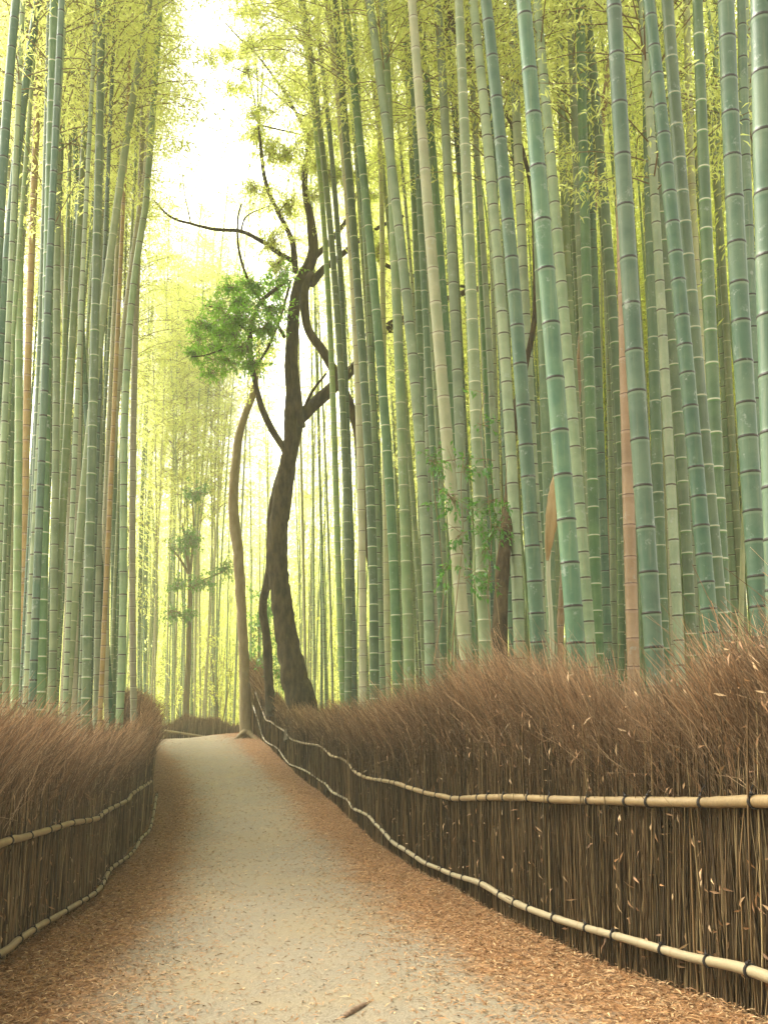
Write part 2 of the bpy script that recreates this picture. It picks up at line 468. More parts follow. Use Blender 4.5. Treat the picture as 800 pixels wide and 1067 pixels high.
def brush_fence(name, label, poly, y0, y1, inward, top_fn, rails, tie_fn, dens, lean_along, up_lean, group=None, tint=(0, .5), base_h=.95):
    """poly: plan line (X, Y); inward: +1 / -1, which way the path lies in X"""
    ymid = 8.0
    root = thing(name, (along(poly, (y0 + y1) / 2), (y0 + y1) / 2, float(gz(along(poly, (y0 + y1) / 2), (y0 + y1) / 2))), label, 'brush fence', group)
    # cumulative density along Y, fewer and thicker stems far away
    yy = np.linspace(y0, y1, 600)

    def sample(n, power):
        w = 1.0 / np.maximum(yy, 2.5) ** power
        c = np.cumsum(w); c /= c[-1]
        return np.interp(R.random(n), c, yy)

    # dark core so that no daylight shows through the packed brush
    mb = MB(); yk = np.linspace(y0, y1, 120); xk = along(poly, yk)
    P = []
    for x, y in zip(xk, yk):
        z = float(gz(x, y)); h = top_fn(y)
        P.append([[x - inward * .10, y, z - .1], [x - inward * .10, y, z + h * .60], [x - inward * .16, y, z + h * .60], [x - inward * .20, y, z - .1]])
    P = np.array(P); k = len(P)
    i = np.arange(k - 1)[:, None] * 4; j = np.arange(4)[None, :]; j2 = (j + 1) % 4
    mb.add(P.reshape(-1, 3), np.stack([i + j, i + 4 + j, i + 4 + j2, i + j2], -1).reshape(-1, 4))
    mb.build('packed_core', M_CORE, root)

    # upright sticks of the lower half
    n = int(dens * 9000); y = sample(n, 1.25); x = along(poly, y); z = gz(x, y); h = np.array([top_fn(v) for v in y])
    K = 5; s = np.linspace(0, 1, K)[None, :]
    depth = R.uniform(-.09, .03, n)
    Ls = h * R.uniform(.45, .82, n)
    far = np.clip(y / 9, 1, 3.2)
    wob = R.normal(0, .014, (n, K, 2)).cumsum(1)
    P = np.zeros((n, K, 3))
    tx = R.normal(0, .05, n); ty = R.normal(0, .085, n)
    P[:, :, 0] = (x + inward * depth)[:, None] + wob[:, :, 0] * .6 + (tx * Ls)[:, None] * s * .4
    P[:, :, 1] = y[:, None] + wob[:, :, 1] + (ty * Ls)[:, None] * s
    P[:, :, 2] = z[:, None] - .05 + Ls[:, None] * s
    rad = (.002 + .0055 * R.random(n) ** 2) [:, None].ravel() * far; rad = (rad)[:, None] * np.linspace(1, .6, K)[None, :]
    A = np.zeros((n, K, 4)); A[:, :, 0] = R.random(n)[:, None]; A[:, :, 1] = R.random(n)[:, None] ** 1.3; A[:, :, 2] = R.random(n)[:, None]
    mb = MB(); mb.twigs(P, rad, A); mb.build('stick_panel', M_STICK, root)

    # fine twigs of the upper half, bending over the path
    n = int(dens * 24000); y = sample(n, 1.15); x = along(poly, y); z = gz(x, y); h = np.array([top_fn(v) for v in y])
    clump = .5 + .5 * np.sin(y * 7.3 + 1.3 * np.sin(y * 2.9)) * np.sin(y * 3.1)
    K = 6; s = np.linspace(0, 1, K)[None, :]
    far = np.clip(y / 7, 1, 4.0)
    start = R.uniform(.36, .66, n) * h
    Ls = (h * (.86 + .16 * clump) * (1 + .07 * R.normal(size=n)) - start) * R.uniform(.5, 1.0, n)
    Ls = np.where(R.random(n) < .03, Ls * 1.12, Ls)
    depth = R.uniform(-.24, .0, n)
    bend = (up_lean + .11 * R.normal(size=n) + .12 * (clump - .5))
    ba = lean_along + .17 * R.normal(size=n)
    wob = R.normal(0, .022, (n, K, 2)).cumsum(1)
    P = np.zeros((n, K, 3))
    P[:, :, 0] = (x + inward * depth)[:, None] + inward * (bend * Ls)[:, None] * s**2.3 + wob[:, :, 0]
    P[:, :, 1] = y[:, None] + (ba * Ls)[:, None] * s**1.6 + wob[:, :, 1]
    P[:, :, 2] = (z + start)[:, None] + Ls[:, None] * (s - .12 * s**2)
    rad = ((.0009 + .0034 * R.random(n) ** 2.2) * far)[:, None] * np.linspace(1, .4, K)[None, :]
    A = np.zeros((n, K, 4))
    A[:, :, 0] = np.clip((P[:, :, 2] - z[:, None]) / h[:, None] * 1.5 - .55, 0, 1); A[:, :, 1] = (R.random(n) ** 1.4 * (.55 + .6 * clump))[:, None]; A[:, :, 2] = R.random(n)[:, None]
    mb = MB(); mb.twigs(P, rad, A)
    # forks: short broken side twigs
    q = R.integers(0, n, int(n * .7)); kk = R.integers(1, K - 1, len(q))
    B = P[q, kk]; ll = R.uniform(.06, .26, len(q)); dv = P[q, kk + 1] - P[q, kk]; dv /= np.linalg.norm(dv, axis=1)[:, None] + 1e-9
    dv = dv + R.normal(0, .42, dv.shape); dv /= np.linalg.norm(dv, axis=1)[:, None]
    tt = np.array([0, .5, 1.0]); PB = B[:, None, :] + dv[:, None, :] * ll[:, None, None] * tt[None, :, None]
    PB[:, 1] += R.normal(0, .012, (len(q), 3))
    AB = np.repeat(A[q, kk][:, None, :], 3, 1).copy(); AB[:, :, 1] = np.clip(AB[:, :, 1] * R.uniform(.6, 1.4, len(q))[:, None], 0, 1)
    mb.twigs(PB, (rad[q, kk] * .7)[:, None] * np.array([1, .8, .5])[None, :], AB)
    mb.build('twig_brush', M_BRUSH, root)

    # dead leaves caught among the stems
    n = int(dens * 420); y = sample(n, 1.2); x = along(poly, y); z = gz(x, y); h = np.array([top_fn(v) for v in y])
    C = np.stack([x + inward * (.05 + .03 * R.random(n)), y, z + h * R.uniform(.06, .92, n)], 1)
    C[:, 0] += inward * up_lean * np.clip(C[:, 2] - z - .5 * h, 0, 1) * .7
    D = np.stack([R.normal(0, .4, n), R.normal(0, .7, n), R.normal(-.3, .6, n)], 1); N = np.stack([np.full(n, inward * 1.0), np.full(n, -.7), R.normal(0, .4, n)], 1)
    A = np.stack([R.random(n), .2 + .5 * R.random(n), R.random(n), np.zeros(n)], 1)
    mb = MB(); mb.leaves(C, D, N, R.uniform(.035, .085, n), R.uniform(.008, .014, n), A); mb.build('caught_leaves', M_LITTER, root)

    lift = np.array([inward * 1.0, -.3, 0])
    for k, pts in enumerate(rails):
        rail(root, pts, .0245 if k == 0 else .0225, tie_fn, tint[k], lift)
    return root


def rail3(px, yfn, out):
    P = np.array([at(x, y, yfn(x)) for x, y in px]); P[:, 0] += out
    return P


yR = lambda x: float(np.interp(-x, [-a for a, _ in RX], [b for _, b in RX]))
RU = [(1010, 838), (900, 836), (800, 835), (752, 836), (680, 835), (628, 834), (588, 833), (552, 831), (514, 831), (480, 832), (470, 829.6), (455, 827), (444, 824), (431, 820), (419, 816), (406, 813.5), (393, 811.6), (384, 809), (374, 803), (369, 796), (362, 791), (350, 787.5), (343, 781), (336, 777), (324, 775), (315, 773), (306, 769.5), (301, 763), (291, 756.5), (285, 752), (280, 750), (276, 740), (269, 722)]
RL = [(1010, 1100), (900, 1052), (800, 1012), (728, 996), (664, 978), (616, 965), (572, 951), (536, 936), (514, 923), (502, 918), (481, 912), (464, 905), (449, 899), (438, 892), (427, 885), (415.6, 878), (404, 865.6), (396, 858), (390, 851), (381, 846), (372.5, 842), (367, 834), (359, 829.6), (350, 825), (343.5, 817), (337.5, 813.5), (330, 808), (321, 803), (312, 799), (304.5, 796), (299, 790), (295, 783.5), (289, 777.5), (283, 775), (277, 769), (272, 753), (265, 732)]
LU = [(-80, 905), (0, 875), (9, 873.7), (27.6, 868.5), (48, 862.7), (64, 857.8), (78, 855.7), (93, 853), (99, 848), (110, 842), (128, 833), (131, 828), (145, 819), (152.5, 814)]
LL = [(-80, 1035), (0, 987.6), (7, 981), (19, 973), (35, 963), (52, 954), (70, 943.5), (87, 934), (99, 923.7), (109, 906), (125, 894.7), (135, 886), (142, 874), (151, 865.6), (154, 857), (157, 842), (159.5, 828)]
LX = [(-200, 4.6), (-80, 5.4), (0, 6.5), (27, 7.2), (64, 8.2), (93, 9.4), (110, 11.0), (128, 12.2), (145, 14.2), (152, 15.1), (160, 18.0)]
yL = lambda x: float(np.interp(x, [a for a, _ in LX], [b for _, b in LX]))

topR = lambda y: float(np.interp(y, [2, 4, 4.8, 5.3, 6.5, 8.3, 10, 12, 17, 22, 26, 29, 31, 33, 35], [1.85, 1.74, 1.64, 1.66, 1.95, 2.13, 2.1, 1.93, 1.75, 1.62, 1.55, 1.7, 2.2, 2.75, 2.8]))
topL = lambda y: float(np.interp(y, [2, 6.5, 9, 12, 15, 18, 22, 30], [1.8, 1.78, 1.76, 1.7, 1.72, 1.76, 1.75, 1.7]))
ties = lambda L: np.cumsum(np.concatenate([[.15], R.uniform(.27, .6, int(L / .43))]))

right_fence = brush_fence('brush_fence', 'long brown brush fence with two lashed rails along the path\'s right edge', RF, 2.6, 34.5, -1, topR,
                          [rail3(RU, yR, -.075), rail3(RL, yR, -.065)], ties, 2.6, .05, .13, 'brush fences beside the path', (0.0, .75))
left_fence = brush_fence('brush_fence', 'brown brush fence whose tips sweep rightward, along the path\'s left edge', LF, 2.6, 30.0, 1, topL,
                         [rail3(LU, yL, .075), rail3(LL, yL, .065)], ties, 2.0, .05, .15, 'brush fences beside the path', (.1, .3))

# the fence that crosses beyond the crest
FP = np.array([[-14.0, 39.5], [-11.0, 40.5], [-8.2, 41.7], [-6.2, 43.2], [-5.0, 45.0]])


def far_fence():
    root = thing('brush_fence', (-8.2, 41.7, float(gz(-8.2, 41.7))), 'low dark brush fence with one pale rail crossing beyond the path\'s crest', 'brush fence', 'brush fences beside the path')
    n = 7000
    t = R.random(n); P2 = catmull(FP, 200); idx = (t * 199).astype(int); x = P2[idx, 0]; y = P2[idx, 1]
    top = at(205, 752, 42)[2] + .16 * np.sin(x * 2.2) + .1 * np.sin(x * 5.1)
    z = np.full(n, -.9)
    K = 4; s = np.linspace(0, 1, K)[None, :]
    P = np.zeros((n, K, 3)); L = top - z + R.normal(0, .09, n)
    P[:, :, 0] = x[:, None] + R.normal(0, .12, n)[:, None] * s; P[:, :, 1] = y[:, None] + R.uniform(0, .25, n)[:, None]; P[:, :, 2] = z[:, None] + L[:, None] * s
    A = np.zeros((n, K, 4)); A[:, :, 0] = np.clip((s - .72) * 2.6, 0, 1); A[:, :, 1] = R.random(n)[:, None] * .6; A[:, :, 2] = R.random(n)[:, None]
    mb = MB(); mb.twigs(P, np.full((n, K), .014) * np.array([1, 1, .8, .4])[None, :], A); mb.build('twig_brush', M_BRUSH, root)
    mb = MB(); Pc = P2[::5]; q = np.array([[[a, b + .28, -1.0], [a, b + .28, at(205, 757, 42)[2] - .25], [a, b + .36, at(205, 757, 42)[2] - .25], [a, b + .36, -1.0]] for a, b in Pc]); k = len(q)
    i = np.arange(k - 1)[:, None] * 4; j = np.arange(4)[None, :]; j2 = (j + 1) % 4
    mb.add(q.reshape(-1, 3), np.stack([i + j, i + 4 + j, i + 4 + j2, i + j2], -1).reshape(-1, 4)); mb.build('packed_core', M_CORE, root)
    pts = np.array([at(150, 760, 40.3), at(175, 762, 40.9), at(210, 767, 41.8), at(246, 772.5, 43.0), at(262, 775, 44.6)]); pts[:, 1] -= .22
    rail(root, pts, .05, lambda L: np.arange(.5, L, 1.1), .6, np.array([0, -1.0, 0]))


far_fence()

# ---------------------------------------------------------------- bamboo
def internodes(z0, z1, dia):
    k = (dia / .12) ** .6 * R.uniform(.82, 1.18)
    out = [z0]
    while out[-1] < z1:
        h = out[-1] - z0
        out.append(out[-1] + k * (.17 + .16 * min(h / 4.5, 1)) * max(.45, 1 - .35 * max(0, (h - 9) / 8)) * R.uniform(.87, 1.13))
    return np.array(out[1:-1])


CROWN_H = 8.0


def crown_mesh(name, nb, nl, leaf, seed, mats):
    r = np.random.default_rng(seed); mb = MB()
    zb = np.sort(r.uniform(0, 1, nb) ** .85) * CROWN_H
    az = r.random(nb) * 2 * PI
    L = (2.3 - 1.6 * (zb / CROWN_H) ** 1.3) * r.uniform(.6, 1.15, nb) * np.clip(.45 + zb / 2.2, 0, 1)
    K = 6; s = np.linspace(0, 1, K)[None, :]
    P = np.zeros((nb, K, 3))
    rr = L[:, None] * s
    P[:, :, 0] = np.cos(az)[:, None] * rr; P[:, :, 1] = np.sin(az)[:, None] * rr
    P[:, :, 2] = zb[:, None] + L[:, None] * (.75 * s - .62 * s**2.2)
    P += r.normal(0, .03, P.shape) * s[:, :, None]
    A = np.zeros((nb, K, 4)); A[:, :, 2] = .5
    mb.twigs(P, np.linspace(.009, .003, K)[None, :] * np.ones((nb, 1)), A, 1)
    # leaves: bunches along each branch
    b = r.integers(0, nb, nb * nl); t = r.uniform(.18, 1, nb * nl) ** .7
    bun = np.floor(t * 9) / 9
    t = np.clip(bun + r.normal(0, .025, len(t)), .1, 1)
    f = t * (K - 1); i0 = np.clip(f.astype(int), 0, K - 2); fr = (f - i0)[:, None]
    C = P[b, i0] * (1 - fr) + P[b, i0 + 1] * fr
    # every bunch hangs on a side twig
    h = (b * 13 + (bun * 9).astype(int)) * 7919 % 1000 / 1000.0
    sa = h * 2 * PI * 7
    sl = (.10 + .32 * (h * 37 % 1))
    C = C + np.stack([np.cos(sa) * sl, np.sin(sa) * sl, -sl * .35], 1) + r.normal(0, .085, C.shape)
    a = r.random(len(C)) * 2 * PI
    D = np.stack([np.cos(a), np.sin(a), r.uniform(-1.2, .05, len(C))], 1)
    N = np.stack([r.normal(0, .4, len(C)), r.normal(0, .4, len(C)), np.ones(len(C))], 1)
    AA = np.zeros((len(C), 4)); AA[:, 2] = np.clip(r.normal(.45, .22, len(C)) + (h - .5) * .4, 0, 1)
    mb.leaves(C, D, N, r.uniform(.7, 1.3, len(C)) * leaf, r.uniform(.75, 1.25, len(C)) * leaf * .2, AA, 0)
    return mb.mesh(name, mats)


CROWNS = [crown_mesh('bamboo_crown', 66, 92, .098, 100 + k, [M_LEAF, M_TWIG]) for k in range(5)]


def culm_mesh(P, dia, sides, z_nodes, zs_full, top_taper=.35):
    """P: function z -> (x, y); builds the stalk with swollen nodes"""
    rows, rad, A = [], [], []
    z0, z1 = zs_full
    prev = z0
    rnd = R.random()
    H = z1 - z0

    def radius(z):
        u = (z - z0) / H
        return dia / 2 * (1.04 - .12 * u - (1 - .12 - top_taper + .12) * max(0, u - .25) ** 1.5 * 1.0)

    def put(z, k, a, b):
        x, y = P(z); rows.append((x, y, z)); rad.append(max(radius(z) * k, .006)); A.append((min(a * 10, 1), min(b * 10, 1), rnd, 0))

    put(z0, 1.0, .5, .5)
    m = dia * .5
    for zn in z_nodes:
        gap = zn - prev
        if gap > .16:
            put(zn - .10, .995, .2, .10)
        put(zn - .04, 1.0, .2, .04); put(zn - .010, 1.015, .2, .010); put(zn - .003, 1.06, .2, .003)
        put(zn, 1.065, 0, 0); put(zn + .006, 1.02, .006, .2); put(zn + .03, .985, .03, .2)
        prev = zn
    put(z1, .9, .5, .5)
    mb = MB(); mb.tube(np.array(rows), np.array(rad), sides, np.array(A))
    return mb


def bamboo(pfun, z0, H, dia, typ, label, group, sides=12, crown=True, crown_at=None, cs=1.0):
    x, y = pfun(z0)
    root = thing('bamboo', (x, y, z0), label, 'bamboo', group)
    culm_mesh(pfun, dia, sides, internodes(z0, z0 + H, dia), (z0 - .1, z0 + H)).build('culm', MC[typ], root)
    if crown:
        zc = z0 + (crown_at if crown_at else H - CROWN_H * cs)
        o = bpy.data.objects.new('foliage', random.choice(CROWNS)); COL.objects.link(o); o.parent = root
        x1, y1 = pfun(zc); x2, y2 = pfun(z0 + H)
        d = Vector((x2 - x1, y2 - y1, z0 + H - zc))
        q = d.to_track_quat('Z', 'Y')
        o.rotation_mode = 'QUATERNION'; o.rotation_quaternion = q @ Quaternion((0, 0, 1), R.random() * 6.28)
        o.location = Vector((x1 - x, y1 - y, zc - z0)); o.scale = (cs, cs, d.length / CROWN_H)
    return root


def traced(pts, w, typ, label, group, D=.128, Yd=None, H=None, crown=True, lean=None):
    """a culm surveyed from the photograph: image points from the top down, its width in pixels low down"""
    xb, yb = pts[-1]
    Y = F * D / w if Yd is None else Yd
    side = 1 if xb > 300 else -1
    for _ in range(200):
        X = (xb - PX) / F * Y
        ok = X > float(xr(Y)) + .34 if side > 0 else X < float(xl(Y)) - .34
        if ok: break
        Y += .12
    dia = w * Y / F
    lean = R.normal(0, .018) if lean is None else lean
    P = []
    for px, py in pts:
        p = at(px, py, Y); p = at(px, py, Y + lean * p[2]); P.append(p)
    P = np.array(P)
    if len(P) == 1:
        P = np.vstack([P[0] + [0, 0, 3], P[0]])
    zt, zbm = P[0, 2], P[-1, 2]
    deg = 1 if len(P) < 3 else 2 if len(P) < 6 else 3
    cx = np.polyfit(P[:, 2], P[:, 0], deg)
    g0 = float(gz((xb - PX) / F * Y, Y))
    H = (R.uniform(15, 17.5) if H is None else H)
    s_t = np.polyval(np.polyder(cx), zt); s_b = np.polyval(np.polyder(cx), zbm)
    arch = -side * .006 if side > 0 else -.0012
    if side < 0: s_up = float(np.clip(s_t, -.06, .045))
    else: s_up = s_t

    def pf(z):
        yv = Y + lean * z
        if z > zt:
            u = z - zt; return np.polyval(cx, zt) + s_up * u + arch * u * u, yv
        if z < zbm:
            return np.polyval(cx, zbm) + s_b * (z - zbm), yv
        return np.polyval(cx, z), yv

    ca = min(max(8.0, (EYE[2] + .72 * Y) * .97 - g0), 13.5) + R.uniform(0, .8)
    if side < 0: ca += 1.3
    if 300 < xb < 432: ca = EYE[2] + R.uniform(.6, .68) * Y - g0
    return bamboo(pf, g0, ca + (8.0 if Y > 10.5 else 3.5), dia, typ, label, group, 14 if w > 9 else 10, Y > 10.5, ca, R.uniform(.85, 1.1)), Y


GR = 'bamboo culms behind the right fence'
GL = 'bamboo culms behind the left fence'
TR = [
    ([(793, 0), (799, 267), (807, 500), (811, 640)], 26, 'T', "thick blue-green bamboo culm half cut off by the photo's right edge"),
    ([(756, 0), (767, 267), (783, 507), (791, 640)], 20.5, 'T', 'thick weathered blue-green culm with dark rings, left of the edge-cut culm'),
    ([(772, 0), (780, 267), (788, 440)], 13, 'T', 'middling blue-green culm squeezed behind the two thick culms nearest the right edge'),
    ([(745, 0), (748, 267), (757, 440), (764, 620)], 8, 'Q', 'slim pale teal culm right of the bright green white-ringed thick culm'),
    ([(726, 0), (737, 267), (746, 507), (754, 640)], 14.5, 'G', 'thick grass-green culm with white rings, nearest such one to the right edge'),
    ([(715, 0), (724, 267), (734, 430)], 9, 'P', 'cream tan culm passing behind the thick grass-green white-ringed culm'),
    ([(695, 0), (713, 267), (727, 370), (737, 520)], 16, 'D', 'thick dark green culm with pale rings, half behind the leaning teal culm'),
    ([(676, 0), (703, 260), (725, 490), (738, 640)], 17, 'T', 'thick blue-green culm leaning leftward, just left of the thick dark green culm'),
    ([(673, 60), (682, 150), (692, 267), (700, 370), (710, 480), (718, 630)], 11, 'G', 'slender bright green culm leaning close beside the thick leaning blue-green culm'),
    ([(672, 0), (676, 185), (678, 267), (684, 500), (690, 640)], 12, 'D', 'upright dark olive culm right of the thick straight culm next to the brown one'),
    ([(686, 240), (688, 330), (693, 507), (696, 640)], 5.5, 'P', 'thinnest cream culm beside the short-jointed cream culm'),
    ([(689, 200), (693, 380), (698, 500), (702, 650)], 9, 'P', 'cream white culm with closely spaced dark rings, right of the thick grey-green culm'),
    ([(639, 0), (653, 250), (669, 500), (679, 650)], 19.5, 'T', 'thick grey-green culm standing directly in front of the brown dead culm'),
    ([(646, 180), (649, 330), (654, 490), (658, 650)], 13, 'B', 'brown dead culm with a smooth tan skin rising out of the right brush'),
    ([(650, 0), (656, 150), (664, 330)], 6, 'G', 'thin green culm showing along the right side of the thick grey-green culm'),
    ([(672, 0), (665, 40), (660, 130), (656, 230)], 6, 'P', 'thin whitish culm leaning rightward against the general lean, behind the thick culms'),
    ([(610, 0), (634, 267), (643, 400), (650, 520)], 11, 'G', 'green white-ringed culm slanting down to pass behind the thick grey-green culm'),
    ([(604, 20), (610, 250), (616, 490), (622, 650)], 11.5, 'G', 'upright saturated green culm with evenly spaced white rings'),
    ([(616, 200), (622, 380), (627, 490), (632, 650)], 8.5, 'T', 'slim teal culm just right of the upright saturated green culm'),
    ([(620, 160), (628, 240), (637, 370), (645, 507)], 7, 'G', 'thin green culm slanting between the upright green culm and the brown dead culm'),
    ([(631, 300), (636, 470), (639, 640)], 6.5, 'Q', 'thin pale teal culm two places left of the brown dead culm'),
    ([(640, 380), (644, 480), (647, 640)], 7, 'D', 'thin dark green culm touching the left side of the brown dead culm'),
    ([(545, 0), (567, 260), (586, 490), (598, 650)], 19.5, 'T', 'thick clear blue-teal culm with wide joints, leaning left over the ochre sheath'),
    ([(559, 0), (581, 260), (601, 490), (612, 650)], 12.5, 'Q', 'pale teal culm running parallel just right of the thick blue-teal culm'),
    ([(582, 0), (590, 260), (600, 430)], 9, 'O', 'olive culm with faint rings right of the pale parallel teal culm'),
    ([(636, 40), (626, 170), (612, 270), (603, 360), (597, 480)], 8, 'B', 'slanting orange-brown dead culm glimpsed behind the pale teal parallel culm'),
    ([(506, 0), (531, 250), (549, 490), (559, 650)], 15.5, 'T', 'thick mottled blue-green culm right of the dark mossy trunk base'),
    ([(533, 0), (538, 120), (544, 260), (556, 507)], 10.5, 'Q', 'pale teal culm between the two thick blue-green culms right of the mossy trunk'),
    ([(492.5, 0), (517, 255), (533, 490), (540, 650)], 12, 'Q', 'pale green-grey culm with close dark rings, directly right of the dark trunk base'),
    ([(496, 40), (499, 260), (505, 400), (511, 520)], 6, 'P', 'thin cream culm behind the ivy leaves left of the dark trunk'),
    ([(478, 0), (488, 255), (499, 490), (504, 650)], 14, 'O', 'thick olive green culm with faint rings among the climbing ivy'),
    ([(456, 0), (470, 255), (478, 430), (484, 600)], 11, 'Q', 'pale teal culm left of the thick olive culm in the ivy'),
    ([(429, 0), (449, 255), (468, 490), (482, 650), (486, 690)], 13.5, 'P', 'pale cream-green culm leaning left with dark rings, left of the ivy'),
    ([(436, 0), (449, 130), (458, 267), (467, 390), (478, 507), (489, 640)], 9.5, 'D', 'dark teal culm clasped against the right side of the pale leaning culm'),
    ([(421, 0), (428, 130), (434, 267), (439, 400)], 8, 'G', 'slim green culm at the top left of the pale leaning cream-green culm'),
    ([(436, 150), (440, 240), (448, 490), (454, 650)], 8, 'P', 'slim tan-cream culm left of the pale leaning culm, with small dark rings'),
    ([(384, 0), (395, 67), (406, 157), (415, 240), (428, 360), (441, 500), (446, 650), (448, 700)], 11, 'Q', 'pale grey-green culm curving left high up, first left of the ivy leaves'),
    ([(404, 100), (410, 240), (415, 360), (420, 480), (424, 640), (427, 720)], 10.5, 'O', 'smooth deep olive culm without white rings, over the curved rail end'),
    ([(359, 0), (368, 90), (377, 157), (383, 225), (392, 340), (405, 480), (410, 600), (414, 700)], 10, 'G', 'bright green white-ringed culm bowing left, right of the slender brown trunk'),
    ([(351, 22), (357, 97), (362, 170), (367, 225), (376, 340), (384, 480), (389, 640), (390, 710)], 9.5, 'G', 'bright green white-ringed culm directly left of the slender brown trunk foot'),
    ([(386, 340), (392, 480), (395, 600)], 6, 'T', 'thin teal culm hugging the slender brown trunk'),
    ([(343, 230), (349, 287), (356, 400), (360, 500), (363, 700)], 7.5, 'G', 'small white-ringed green culm nearest to the twisted dark tree'),
    ([(335, 200), (339, 260), (345, 362), (349, 480), (354, 640), (357, 720)], 6.5, 'O', 'small olive culm just right of the twisted dark tree'),
    ([(357, 330), (363, 480), (369, 720)], 6.5, 'T', 'small teal culm right of the small white-ringed green culm'),
    ([(374, 430), (377, 560), (378, 720)], 8, 'P', 'cream culm low down left of the bright green culm by the brown trunk'),
    ([(398, 240), (400, 400), (402, 560), (404, 710)], 6.5, 'P', 'slim cream culm between the two bright green culms bowing left'),
    ([(447, 300), (458, 480), (462, 660)], 7, 'Q', 'slim pale culm showing below the leaning pale cream-green culm'),
    ([(570, 240), (577, 480), (580, 650)], 7, 'O', 'slim yellow-olive culm standing behind the ochre hanging sheath'),
    ([(710, 240), (716, 420), (722, 600)], 8, 'Q', 'pale culm seen through the gap between the leaning blue-green and grass-green culms'),
    ([(757, 360), (768, 560), (776, 680)], 8, 'O', 'olive culm in the gap left of the weathered edge culm'),
]
TL = [
    ([(17, 0), (11, 67), (5, 150), (0, 230), (-6, 340), (-12, 520)], 12, 'T', "blue-green ringed culm entering the photo's top left corner"),
    ([(40, 0), (30, 67), (20, 143), (11, 233), (4, 317), (-4, 430)], 10, 'T', 'second blue-green ringed culm from the top left corner, leaning right'),
    ([(57, 0), (54, 133), (51, 267), (49, 335), (47, 490), (43, 677), (42, 740)], 11, 'G', 'bright green culm with white rings, thickest in the left stand'),
    ([(72, 0), (64, 100), (58, 200), (53, 330)], 7.5, 'O', 'pale olive culm crossing behind the top of the bright green left culm'),
    ([(99, 0), (93, 67), (87, 167), (82, 250), (77, 333), (72, 415), (66, 527), (60, 602), (54, 720)], 8, 'O', 'olive culm leaning right, middle of the left stand'),
    ([(107, 0), (104, 100), (102, 217), (100, 333), (97, 450), (93, 565), (90, 735)], 9.5, 'G', 'upright green culm with white rings, second thickest in the left stand'),
    ([(157, 0), (147, 50), (137, 110), (130, 160), (123, 207), (115, 267), (108, 335), (99, 396), (94, 452), (88, 508), (80, 583), (75, 658), (71, 730)], 9, 'O', 'long green culm slanting furthest right across the left stand'),
    ([(42, 40), (38, 150), (34, 260), (29, 360), (27, 500), (26, 640), (25, 740)], 8, 'B', 'pinkish brown dead culm in the left stand'),
    ([(21, 260), (19, 377), (20, 490), (19, 602), (16, 735)], 8.5, 'O', 'dull olive culm left of the pinkish brown dead culm'),
    ([(3, 360), (4, 452), (5, 565), (6, 735)], 8, 'Q', "pale teal culm upright at the photo's left edge"),
    ([(44, 340), (41, 440), (36, 565), (31, 650), (28, 735)], 9.5, 'D', 'dark green culm beside the bright green thickest left culm'),
    ([(60, 240), (59, 377), (58, 527), (55, 700)], 8, 'Q', 'pale teal culm right of the bright green thickest left culm'),
    ([(88, 200), (84, 377), (82, 490), (80, 720)], 7.5, 'T', 'light teal culm between the olive and the white-ringed left culms'),
    ([(86, 360), (92, 440), (97, 508), (104, 583), (110, 658), (115, 735)], 7, 'T', 'teal culm leaning left against its neighbours in the left stand'),
    ([(152, 180), (142, 250), (135, 300), (128, 345), (120, 452), (114, 527), (112, 740)], 7, 'P', 'cream culm bowing right high up, in the left stand'),
    ([(152, 217), (140, 300), (133, 345), (131, 490), (127, 640), (126, 735)], 8, 'Q', 'pale grey-green culm right of the cream bowing culm'),
    ([(146, 240), (139, 345), (140, 527), (139, 735)], 7, 'P', 'cream culm near the path end of the left stand'),
    ([(124, 300), (121, 420), (119, 560), (118, 735)], 6, 'D', 'dark slim culm between two cream culms of the left stand'),
    ([(178, 120), (160, 300), (150, 480), (146, 735)], 5, 'D', 'dark slim culm curving right over the path, path end of the left stand'),
    ([(195, 200), (170, 340), (157, 520), (152, 735)], 4.5, 'T', 'slim teal culm arching right near the path end of the left stand'),
    ([(213, 210), (200, 230), (187, 250), (170, 293), (162, 340), (156, 500), (154, 735)], 3.6, 'O', 'thinnest arching culm reaching over the sky gap, left of the long bare branch'),
    ([(178, 420), (168, 500), (161, 610), (158, 730)], 4.2, 'Q', 'thin pale culm bent right at the very path end of the left stand'),
    ([(10, 300), (11, 500), (12, 735)], 6.5, 'P', "slim cream culm second from the photo's left edge"),
    ([(70, 400), (72, 560), (66, 735)], 6, 'P', 'slim cream culm crossing behind the long slanting culm'),
    ([(104, 420), (103, 560), (101, 735)], 7, 'Q', 'pale teal upright culm right of the white-ringed upright left culm'),
]
placed = []
for pts, w, typ, lab in TR:
    o, Y = traced(pts, w, typ, lab, GR); placed.append((o.location.x, o.location.y))
for pts, w, typ, lab in TL:
    o, Y = traced(pts, w, typ, lab, GL, D=.118); placed.append((o.location.x, o.location.y))

# ---- the crowd of slimmer culms behind them
NAMES = {'T': 'blue-green', 'Q': 'pale teal', 'G': 'white-ringed green', 'D': 'dark green', 'O': 'olive green', 'P': 'cream coloured', 'B': 'brown dead'}


